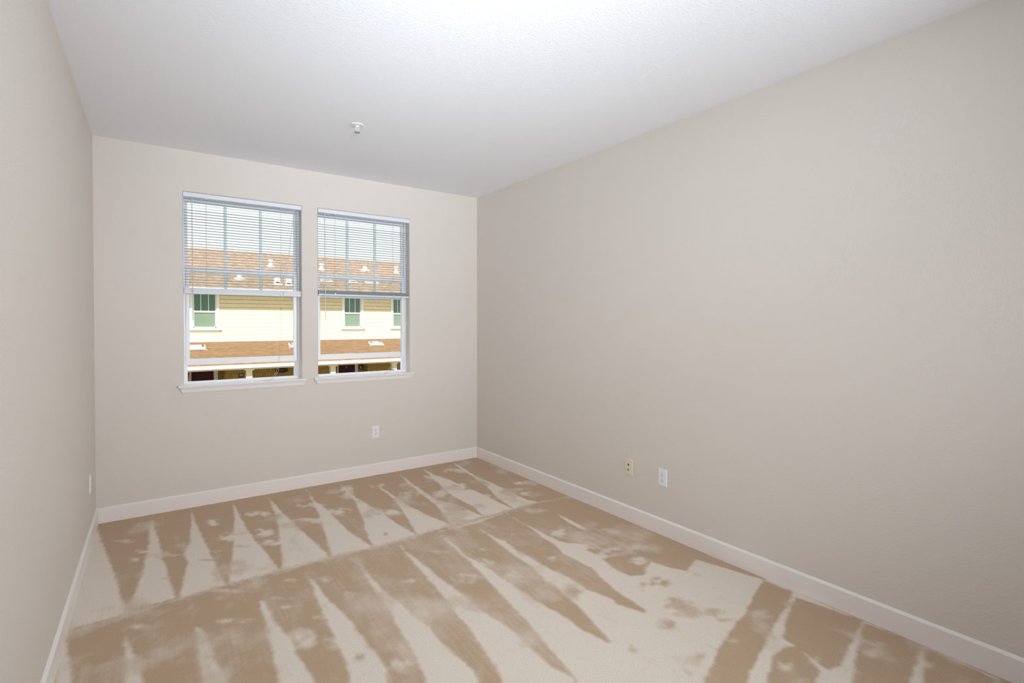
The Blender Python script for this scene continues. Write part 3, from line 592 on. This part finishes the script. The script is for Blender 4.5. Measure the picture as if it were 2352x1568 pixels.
b1 = blind(WX[0][0], WX[0][1], 1.651,
      [[(0.972, 2.395), (0.968, 2.33), (0.907, 1.80), (0.870, 1.57), (0.864, 1.548)],
       [(0.976, 2.395), (0.972, 2.33), (0.911, 1.80), (0.872, 1.57), (0.866, 1.548)],
       [(0.864, 1.550), (0.861, 1.42), (0.850, 1.20), (0.842, 1.08), (0.832, 1.02), (0.806, 0.982), (0.788, 0.949, -0.022), (0.760, 0.9475, -0.018), (0.735, 0.947, 0.0)],
       [(0.868, 1.550), (0.868, 1.42), (0.858, 1.20), (0.852, 1.08), (0.846, 1.02), (0.822, 0.982), (0.796, 0.949, -0.018), (0.765, 0.9475, -0.010), (0.742, 0.947, 0.006)]],
      (0.331, 0.874), ((0.236, 2.39), (0.239, 1.446)),
      'white mini blind half raised in the left window, with a long slanting pull cord')
bm = bmesh.new(); lathe(bm, [(0, 0.008), (0.003, 0.006), (0.005, 0.0), (0.003, -0.006), (0, -0.008)], (0, 0, 0), 12)
kb = obj('cord_knob', bm, M['deflector'], b1, smooth=True); kb.location = (0.866-0.6065, -0.021, 1.549-WZ[1])
b2 = blind(WX[1][0], WX[1][1], 1.669,
      [[(1.951, 2.395), (1.948, 2.2), (1.945, 1.64), (1.940, 1.18), (1.925, 1.10), (1.880, 1.045), (1.815, 0.985), (1.790, 0.949, -0.022), (1.765, 0.9475, -0.012)],
       [(1.955, 2.395), (1.952, 2.2), (1.949, 1.64), (1.946, 1.18), (1.940, 1.10), (1.898, 1.040), (1.840, 0.985), (1.806, 0.949, -0.018), (1.780, 0.9475, -0.006)]],
      (1.323, 1.867), ((1.229, 2.39), (1.235, 1.443)),
      'white mini blind half raised in the right window, nearest the corner')

# ------------------------------------------------------------------ outlets and plates (front faces local -Y)
def plate_mesh(w=0.070, h=0.1143):
    bm = bmesh.new()
    r = [(0, 0.0), (0, -0.0035), (0.004, -0.0060)]
    ring = lambda d, y: [bm.verts.new((sx*(w/2-d), y, sz*(h/2-d))) for sx, sz in ((-1, -1), (1, -1), (1, 1), (-1, 1))]
    R = [ring(d, y) for d, y in r]
    for A, B in zip(R, R[1:]):
        for k in range(4): bm.faces.new((A[k], A[(k+1) % 4], B[(k+1) % 4], B[k]))
    bm.faces.new(R[-1]); bm.faces.new(R[0][::-1])
    return bm
def outlet(loc, rz, label, flip=False):
    root = empty('wall_outlet', loc, rz, label=label, cat='outlet', group='white duplex wall outlets')
    obj('cover_plate', plate_mesh(), M['plate'], root)
    s = -1 if flip else 1
    for c in (0.0195, -0.0195):
        bm = bmesh.new(); pts = []
        for k in range(28):
            t = 2*math.pi*k/28; pts.append((max(-0.0145, min(0.0145, 0.0172*math.cos(t))), 0.0172*math.sin(t)*0.82))
        prism(bm, pts, lambda p: (p[0], -0.0055, p[1]+c), lambda p: (p[0], -0.0078, p[1]+c))
        rc = obj('receptacle', bm, M['plate'], root)
        for dx, hh in ((-0.0063*s, 0.0042), (0.0063*s, 0.0034)):
            obj('slot', boxes((dx-0.0013, dx+0.0013, -0.0081, -0.0070, c+s*0.0038-hh, c+s*0.0038+hh)), M['slot'], rc)
        bm = bmesh.new(); lathe(bm, [(0, -0.0070), (0.0027, -0.0070), (0.0027, -0.0082), (0, -0.0082)], (0, 0, c-s*0.0072), 12, 'y')
        obj('ground_hole', bm, M['slot'], rc)
    bm = bmesh.new(); lathe(bm, [(0, -0.0055), (0.0028, -0.0055), (0.0024, -0.0070), (0, -0.0074)], (0, 0, 0), 12, 'y')
    obj('screw', bm, M['screw'], root)
    return root
outlet((1.686, YB, 0.404), 0, 'white duplex outlet on the window wall under the right window')
outlet((XR, 2.220, 0.385), -math.pi/2, 'white duplex outlet low on the long right wall beside the ivory plate', flip=True)
outlet((XL, 4.256, 0.385), math.pi/2, 'white duplex outlet low on the left wall seen edge on near the corner')
root = empty('phone_and_cable_plate', (XR, 2.520, 0.388), -math.pi/2, label='ivory wall plate with a square phone jack and round cable socket', cat='wall plate')
obj('cover_plate', plate_mesh(), M['ivory'], root)
bm = bmesh.new()
for q in ((-0.0085, 0.0085, -0.0075, -0.0055, 0.0085, 0.0105), (-0.0085, 0.0085, -0.0075, -0.0055, 0.0245, 0.0265), (-0.0085, -0.0065, -0.0075, -0.0055, 0.0105, 0.0245), (0.0065, 0.0085, -0.0075, -0.0055, 0.0105, 0.0245)): box(bm, *q)
pj = obj('phone_jack', bm, M['ivory'], root)
obj('jack_opening', boxes((-0.0065, 0.0065, -0.0066, -0.0058, 0.0105, 0.0245)), M['slot'], pj)
bm = bmesh.new(); lathe(bm, [(0, -0.0055), (0.0055, -0.0055), (0.0055, -0.0075), (0.0046, -0.0080), (0.0046, -0.0150), (0.0036, -0.0155), (0.0034, -0.012), (0, -0.012)], (0, 0, -0.018), 14, 'y')
obj('cable_socket', bm, M['brass'], root)
for zz in (0.042, -0.042):
    bm = bmesh.new(); lathe(bm, [(0, -0.0055), (0.003, -0.0055), (0.0026, -0.0068), (0, -0.0072)], (0, 0, zz), 12, 'y')
    obj('screw', bm, M['ivory'], root)

# ------------------------------------------------------------------ fire sprinkler on the ceiling
sp = empty('fire_sprinkler', (1.110, 3.385, ZC), label='white fire sprinkler head hanging from the ceiling', cat='sprinkler')
bm = bmesh.new(); lathe(bm, [(0.041, 0.0), (0.041, -0.003), (0.037, -0.006), (0.031, -0.0065), (0.027, -0.003), (0.022, -0.0035), (0.016, -0.010), (0.0, -0.010)], n=40)
obj('escutcheon', bm, M['sprk'], sp, smooth=True)
bm = bmesh.new(); lathe(bm, [(0.011, -0.009), (0.011, -0.016), (0.0085, -0.018), (0.0, -0.018)], n=20)
obj('body', bm, M['sprk'], sp)
for s in (-1, 1):
    bm = bmesh.new(); tube(bm, [(s*0.0085, 0, -0.016), (s*0.0105, 0, -0.027), (s*0.008, 0, -0.038), (0, 0, -0.046)], 0.0023, 6)
    obj('frame_arm', bm, M['sprk'], sp)
bm = bmesh.new(); lathe(bm, [(0, -0.018), (0.0022, -0.020), (0.0024, -0.034), (0, -0.040)], n=12)
obj('glass_bulb', bm, M['bulb'], sp, smooth=True)
bm = bmesh.new(); lathe(bm, [(0, -0.042), (0.006, -0.043), (0.006, -0.047), (0, -0.047)], n=16)
# toothed deflector disc
nt_ = 16; ang = [2*math.pi*k/(nt_*4) for k in range(nt_*4)]
ra = [0.0175 if (k % 4) in (0, 1, 2) else 0.011 for k in range(nt_*4)]
up_ = [bm.verts.new((r*math.cos(t), r*math.sin(t), -0.0465)) for r, t in zip(ra, ang)]
dn_ = [bm.verts.new((r*math.cos(t), r*math.sin(t), -0.0525)) for r, t in zip(ra, ang)]
for k in range(len(up_)):
    j = (k+1) % len(up_); bm.faces.new((up_[k], up_[j], dn_[j], dn_[k]))
bm.faces.new(up_); bm.faces.new(dn_[::-1])
obj('deflector', bm, M['deflector'], sp)

# ------------------------------------------------------------------ the building across the way
D = 23.0; ZG = -2.8; XA, XB = -7.0, 17.5
bld = empty('apartment_building', (5.0, D, ZG), label='yellow shingled two storey building with brown roofs seen outside the windows', cat='building')
O = Vector((5.0, D, ZG))
def ob(name, bm, m, parent=bld, **k):
    if parent is bld: bmesh.ops.translate(bm, verts=bm.verts, vec=-O)
    return obj(name, bm, m, parent, **k)
# windows in the upper wall: x range, z range of the opening
BW = [(1.19, 1.96), (6.40, 7.11), (9.22, 9.95), (-4.2, -3.45), (13.6, 14.33)]
BW[1] = (6.93, 7.69)
WZ0, WZ1 = 1.20, 2.56
def wall_with_holes(y, x0, x1, z0, z1, holes, th=0.2):
    bm = bmesh.new(); xs = sorted({x0, x1, *[h[0] for h in holes], *[h[1] for h in holes]})
    for i in range(len(xs)-1):
        h = [q for q in holes if abs(q[0]-xs[i]) < 1e-6]
        if h:
            box(bm, xs[i], xs[i+1], y, y+th, z0, h[0][2]); box(bm, xs[i], xs[i+1], y, y+th, h[0][3], z1)
        else: box(bm, xs[i], xs[i+1], y, y+th, z0, z1)
    bmesh.ops.remove_doubles(bm, verts=bm.verts, dist=1e-5)
    return bm
ob('upper_wall', wall_with_holes(D, XA, XB, 0.40, 2.80, [(a, b, WZ0, WZ1) for a, b in BW]), M['siding'])
SL = 1/3.0
ZE, YE = 2.76, D-0.60
YR = 29.1; ZR = ZE+(YR-YE)*SL
def slope(y0, z0, y1, z1, th=0.12, x0=XA-0.5, x1=XB+0.5):
    bm = bmesh.new(); prism(bm, [(y0, z0), (y1, z1), (y1, z1-th), (y0, z0-th)], lambda p: (x0, p[0], p[1]), lambda p: (x1, p[0], p[1])); return bm
bm = bmesh.new()
prism(bm, [(YE-0.03, ZE), (YR, ZR), (2*YR-YE, ZE), (2*YR-YE, ZE-0.12), (YR, ZR-0.13), (YE-0.03, ZE-0.12)], lambda p: (XA-0.5, p[0], p[1]), lambda p: (XB+0.5, p[0], p[1]))
ob('upper_roof', bm, M['roof'])
ob('ridge_cap', (lambda b: (prism(b, [(YR-0.15, ZR-0.04), (YR, ZR+0.03), (YR+0.15, ZR-0.04)], lambda p: (XA-0.5, p[0], p[1]), lambda p: (XB+0.5, p[0], p[1])), b)[1])(bmesh.new()), M['roof'])
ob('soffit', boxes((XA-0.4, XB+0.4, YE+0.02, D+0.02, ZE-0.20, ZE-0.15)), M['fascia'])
ob('upper_gutter', boxes((XA-0.4, XB+0.4, YE-0.12, YE+0.02, ZE-0.15, ZE-0.02), bev=0.02), M['gutter'])
# belt boards where the porch roof meets the wall
ob('belt_board', boxes((XA, XB, D-0.03, D, 0.665, 0.72)), M['vent'])
# upper windows
for a, b in BW:
    bm = bmesh.new(); t = 0.10
    box(bm, a-t, a, D-0.035, D+0.01, WZ0-0.03, WZ1+0.12); box(bm, b, b+t, D-0.035, D+0.01, WZ0-0.03, WZ1+0.12)
    box(bm, a-t, b+t, D-0.035, D+0.01, WZ1, WZ1+0.12); box(bm, a-t-0.05, b+t+0.05, D-0.11, D+0.01, WZ0-0.07, WZ0-0.0, bev=0.008)
    box(bm, a-t-0.02, b+t+0.02, D-0.02, D+0.01, WZ0-0.15, WZ0-0.07)
    wn = ob('window', bm, M['ext_trim'])
    off = O
    def sub(name, bm, m, par):
        bmesh.ops.translate(bm, verts=bm.verts, vec=-O); return obj(name, bm, m, par)
    zm = 1.84
    f = bmesh.new()
    box(f, a, a+0.035, D+0.03, D+0.09, WZ0, WZ1); box(f, b-0.035, b, D+0.03, D+0.09, WZ0, WZ1)
    box(f, a, b, D+0.03, D+0.09, WZ0, WZ0+0.05); box(f, a, b, D+0.03, D+0.09, WZ1-0.04, WZ1); box(f, a, b, D+0.015, D+0.09, zm-0.03, zm+0.03)
    sub('sash_frame', f, M['ext_trim'], wn)
    for k in (1, 2):
        xm = a+(b-a)*k/3; sub('muntin', boxes((xm-0.012, xm+0.012, D+0.04, D+0.06, zm+0.03, WZ1-0.04)), M['ext_trim'], wn)
    sub('pane', boxes((a+0.03, b-0.03, D+0.065, D+0.075, zm, WZ1-0.03)), M['green_dark'], wn)
    sub('insect_screen', boxes((a+0.03, b-0.03, D+0.055, D+0.062, WZ0+0.03, zm)), M['green_screen'], wn, )
# porch roof, gutter, beam, soffit
YG, ZGu = 20.66, -0.10
bm = slope(YG, ZGu, D, ZGu+(D-YG)*SL, 0.10)
ob('porch_roof', bm, M['porch_roof'])
ob('porch_gutter', boxes((XA-0.5, XB+0.5, YG-0.13, YG+0.01, ZGu-0.12, ZGu-0.005), bev=0.02), M['gutter'])
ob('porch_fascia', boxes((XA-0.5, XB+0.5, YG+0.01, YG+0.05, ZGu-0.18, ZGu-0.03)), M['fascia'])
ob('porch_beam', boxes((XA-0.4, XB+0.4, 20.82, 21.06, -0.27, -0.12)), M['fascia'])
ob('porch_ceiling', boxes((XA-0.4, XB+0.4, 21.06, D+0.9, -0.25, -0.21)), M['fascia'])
# lower wall with two recessed entries
def xs_(s, y=D): return s*y
R2 = D+0.75
ent = [(xs_(0.0434), xs_(0.0975), 0.0434, 0.0485, 0.0807, 0.0869), (xs_(0.2863), xs_(0.3475), 0.2863, 0.2896, 0.3213, 0.3278)]
lx = [XA, ent[0][0], ent[0][1], ent[1][0], ent[1][1], XB]
bm = bmesh.new()
for i in (0, 2, 4): box(bm, lx[i], lx[i+1], D, D+0.9, ZG, -0.21)
for e in ent: box(bm, e[0], e[1], R2, D+0.9, ZG, -0.21)
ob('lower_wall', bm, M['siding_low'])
for e in ent:
    s = lambda q: q*R2
    dz = -0.36
    f = bmesh.new()
    box(f, s(e[2])+0.02, s(e[3]), R2-0.04, R2, ZG, dz+0.10); box(f, s(e[4]), s(e[5]), R2-0.04, R2, ZG, dz+0.10); box(f, s(e[2])+0.02, s(e[5]), R2-0.045, R2, dz, dz+0.12)
    dr = ob('door_frame', f, M['column'])
    f = boxes((s(e[3]), s(e[4]), R2-0.025, R2+0.01, ZG+0.02, dz), bev=0.004)
    w = s(e[4])-s(e[3])
    for px in (0.14, 0.56):
        for z0, z1 in ((ZG+0.25, ZG+0.85), (ZG+1.0, ZG+1.75), (ZG+1.88, dz-0.12)):
            box(f, s(e[3])+px*w, s(e[3])+(px+0.30)*w, R2-0.032, R2-0.02, z0, z1, bev=0.006)
    bmesh.ops.translate(f, verts=f.verts, vec=-O)
    d_ = obj('door', f, M['door'], dr, label='dark red panelled door')
# house door knocker
f = bmesh.new(); lathe(f, [(0.03, -0.03), (0.045, -0.02), (0.03, 0.0)], (0.3047*R2, R2-0.04, 1.43-0.0866*R2), 14, 'y')
bmesh.ops.translate(f, verts=f.verts, vec=-O); obj('door_knocker', f, M['screw'], d_)
# narrow trim at far right of the first window view
ob('corner_trim', boxes((0.2073*D, 0.2073*D+0.11, D-0.03, D, ZG, -0.22)), M['column'])
# columns
YC = 21.0
for sx in (-0.02, 0.1345, 0.2785, 0.4025, 0.545):
    xc = sx*YC; f = bmesh.new()
    def ring(hw, z): return [f.verts.new((xc+sx_*hw, YC+sy_*hw, z)) for sx_, sy_ in ((-1,-1),(1,-1),(1,1),(-1,1))]
    R = [ring(0.155, ZG), ring(0.155, ZG+0.25), ring(0.135, ZG+0.27), ring(0.098, -0.345)]
    for A, B in zip(R, R[1:]):
        for k in range(4): f.faces.new((A[k], A[(k+1)%4], B[(k+1)%4], B[k]))
    f.faces.new(R[0]); f.faces.new(R[-1])
    cl = ob('porch_column', f, M['column'])
    f = bmesh.new(); R = []
    for hw, z in ((0.10, -0.36), (0.12, -0.345), (0.165, -0.305), (0.175, -0.295), (0.175, -0.27)): R.append([f.verts.new((xc+a_*hw, YC+b_*hw, z)) for a_, b_ in ((-1,-1),(1,-1),(1,1),(-1,1))])
    for A, B in zip(R, R[1:]):
        for k in range(4): f.faces.new((A[k], A[(k+1)%4], B[(k+1)%4], B[k]))
    f.faces.new(R[0]); f.faces.new(R[-1]); bmesh.ops.translate(f, verts=f.verts, vec=-O)
    obj('capital', f, M['column'], cl)
# louvred low vents on the porch roof
def on_slope(k, y0, z0, sl=SL):   # distance at which a ray of slope k meets the roof plane z = z0 + sl (y - y0)
    return (z0-sl*y0-1.43)/(k-sl)
def porch_vent(s0, s1, k):
    yc = on_slope(k, YG, ZGu); zc = ZGu+(yc-YG)*SL; x0, x1 = s0*yc, s1*yc
    f = bmesh.new(); y0, y1 = yc-0.17, yc+0.17
    zf = lambda y, h: ZGu+(y-YG)*SL+h
    pr = [(y0, zf(y0, -0.02)), (y0, zf(y0, 0.05)), (y0+0.05, zf(y0+0.05, 0.09)), (y1, zf(y1, 0.07)), (y1, zf(y1, -0.02))]
    prism(f, pr, lambda p: (x0, p[0], p[1]), lambda p: (x1, p[0], p[1]))
    box(f, x0-0.05, x1+0.05, y0-0.0, y0+0.02, zf(y0, -0.03), zf(y0, 0.015))
    v = ob('roof_vent', f, M['vent'])
    for xx in (x0+0.05, x1-0.11):
        f = bmesh.new(); prism(f, [(y0+0.055, zf(y0+0.055, 0.085)), (y0+0.055, zf(y0+0.055, 0.096)), (y1-0.03, zf(y1-0.03, 0.083)), (y1-0.03, zf(y1-0.03, 0.07))], lambda p: (xx, p[0], p[1]), lambda p: (xx+0.06, p[0], p[1]))
        bmesh.ops.translate(f, verts=f.verts, vec=-O); obj('vent_slot', f, M['slot'], v)
porch_vent(0.0380, 0.0690, -0.0437); porch_vent(0.2010, 0.2310, -0.0437); porch_vent(0.3520, 0.3770, -0.0440)
# vents on the upper roof
def roof_pt(s, k):
    y = on_slope(k, YE, ZE); return s*y, y, ZE+(y-YE)*SL
def pipe_vent(s, k, h, r=0.07, base=0.16):
    x, y, z = roof_pt(s, k); f = bmesh.new()
    lathe(f, [(0, -0.05), (base, -0.04), (base*0.9, 0.05), (r*1.1, 0.12), (r, 0.14), (r, h-0.10), (r*1.5, h-0.09), (r*1.5, h), (0, h)], (x, y, z), 16)
    ob('roof_vent', f, M['ext_trim'])
def dome_vent(s, k, w, h):
    x, y, z = roof_pt(s, k); f = bmesh.new()
    lathe(f, [(0, -0.08), (w, -0.06), (w*1.02, 0.02), (w*0.45, h*0.35), (w*0.32, h*0.75), (w*0.42, h*0.8), (w*0.2, h), (0, h)], (x, y, z), 4)
    ob('roof_vent', f, M['ext_trim'])
def box_vent(s0, s1, k, h, dy=0.3):
    x0, y, z = roof_pt(s0, k); x1 = s1*y; f = bmesh.new()
    box(f, x0, x1, y-0.02, y+dy, z-0.06, z+h, bev=0.02)
    box(f, x0-0.06, x1+0.06, y-0.10, y+dy, z-0.05, z+0.03+0*h)
    v = ob('roof_vent', f, M['ext_trim'])
    f = boxes((x0+0.03, x1-0.03, y-0.025, y-0.015, z+0.03, z+min(0.10, h*0.5)))
    bmesh.ops.translate(f, verts=f.verts, vec=-O); obj('vent_slot', f, M['slot'], v)
pipe_vent(0.1704, 0.1000, 0.34); dome_vent(0.1206, 0.0752, 0.24, 0.18)
box_vent(0.1775, 0.1865, 0.0690, 0.28); box_vent(0.1960, 0.2055, 0.0680, 0.28)
pipe_vent(0.2589, 0.0995, 0.32); dome_vent(0.3428, 0.1030, 0.30, 0.24); pipe_vent(0.4080, 0.1025, 0.34)
box_vent(0.2580, 0.2765, 0.0790, 0.12); box_vent(0.3110, 0.3240, 0.0790, 0.12); box_vent(0.3440, 0.3670, 0.0795, 0.12)

# small fixtures on the porch, each its own thing
def lantern(s, y, ztop, label):
    x = s*y; r = empty('wall_lantern', (x, y, ztop-0.15), label=label, cat='lantern', group='black lanterns beside the porch doors')
    f = bmesh.new(); box(f, -0.06, 0.06, -0.03, 0, -0.12, 0.12, bev=0.005); box(f, -0.015, 0.015, -0.12, -0.02, 0.09, 0.11)
    obj('bracket', f, M['black'], r)
    f = bmesh.new(); lathe(f, [(0, 0.16), (0.03, 0.14), (0.11, 0.07), (0.11, 0.05), (0, 0.05)], (0, -0.12, 0), 4); lathe(f, [(0, -0.10), (0.07, -0.10), (0.08, -0.08), (0, -0.08)], (0, -0.12, 0), 4)
    for k in range(4):
        t = math.pi/2*k; tube(f, [(0.085*math.cos(t), -0.12+0.085*math.sin(t), 0.05), (0.07*math.cos(t), -0.12+0.07*math.sin(t), -0.085)], 0.01, 4)
    obj('cage', f, M['black'], r)
    f = bmesh.new(); lathe(f, [(0, 0.05), (0.05, 0.045), (0.045, -0.08), (0, -0.085)], (0, -0.12, 0), 10)
    obj('lamp_glass', f, M['lampglass'], r)
lantern(0.3320, R2, 1.43-0.0802*R2-0.03, 'black lantern beside the dark red door seen through the right window')
lantern(0.0410, D, 1.43-0.0815*D, 'black lantern left of the dark red door at the edge of the left window')
wr = empty('door_wreath', (0.1880*D, D-0.01, 1.43-0.0872*D), label='dark oval wreath hanging on the shaded porch wall right of the column', cat='wreath')
f = bmesh.new(); rnd = random.Random(4)
P = [(0.20*math.cos(t), -0.05, 0.065*math.sin(t)) for t in [2*math.pi*k/24 for k in range(25)]]
tube(f, P, 0.035, 7, 2)
for k in range(90):
    t = rnd.uniform(0, 2*math.pi); c = Vector((0.20*math.cos(t)+rnd.uniform(-.03, .03), -0.05+rnd.uniform(-.04, .02), 0.065*math.sin(t)+rnd.uniform(-.03, .03)))
    d = Vector((rnd.uniform(-1, 1), rnd.uniform(-1, 0.2), rnd.uniform(-1, 1))).normalized()*0.045; n_ = d.orthogonal().normalized()*0.015
    f.faces.new([f.verts.new(c-d*0.2), f.verts.new(c+n_+d*0.3), f.verts.new(c+d), f.verts.new(c-n_+d*0.3)])
obj('foliage', f, M['wreath'], wr)
pl = empty('wall_plaque', (0.1224*D, D, 1.43-0.0930*D), label='small dark square plaque on the porch wall left of the column', cat='plaque')
obj('panel', boxes((-0.095, 0.095, -0.025, 0, -0.075, 0.075), bev=0.006), M['black'], pl)
obj('nameplate', boxes((-0.05, 0.06, -0.029, -0.024, 0.012, 0.03)), M['screw'], pl)
def mailbox(s, k, label, dx=0.1):
    y = 20.6; x = s*y; zt = 1.43+k*y
    r = empty('mailbox', (x, y, ZG), label=label, cat='mailbox', group='black boxes on posts in front of the porch')
    h = zt-ZG; f = bmesh.new(); prism(f, [(-0.10, h-0.09), (-0.10, h-0.02), (-0.07, h), (0.07, h), (0.10, h-0.02), (0.10, h-0.09)], lambda p: (p[0]*0.95, -0.2, p[1]), lambda p: (p[0]*0.95, 0.2, p[1]))
    obj('box', f, M['black'], r); obj('post', boxes((-0.04, 0.04, -0.04, 0.04, 0, h-0.09)), M['black'], r)
mailbox(0.1938, -0.0968, 'black box on a post right of the column in the left window')
mailbox(0.2680, -0.0970, 'black box on a post left of the porch column in the right window')
mailbox(0.4020, -0.0975, 'black box on a post in front of the far right porch column')

obj('ground', boxes((-40, 60, 4.9, 60, ZG-0.2, ZG)), M['ground'], kind='structure', label='pale paved ground between the buildings', cat='ground')
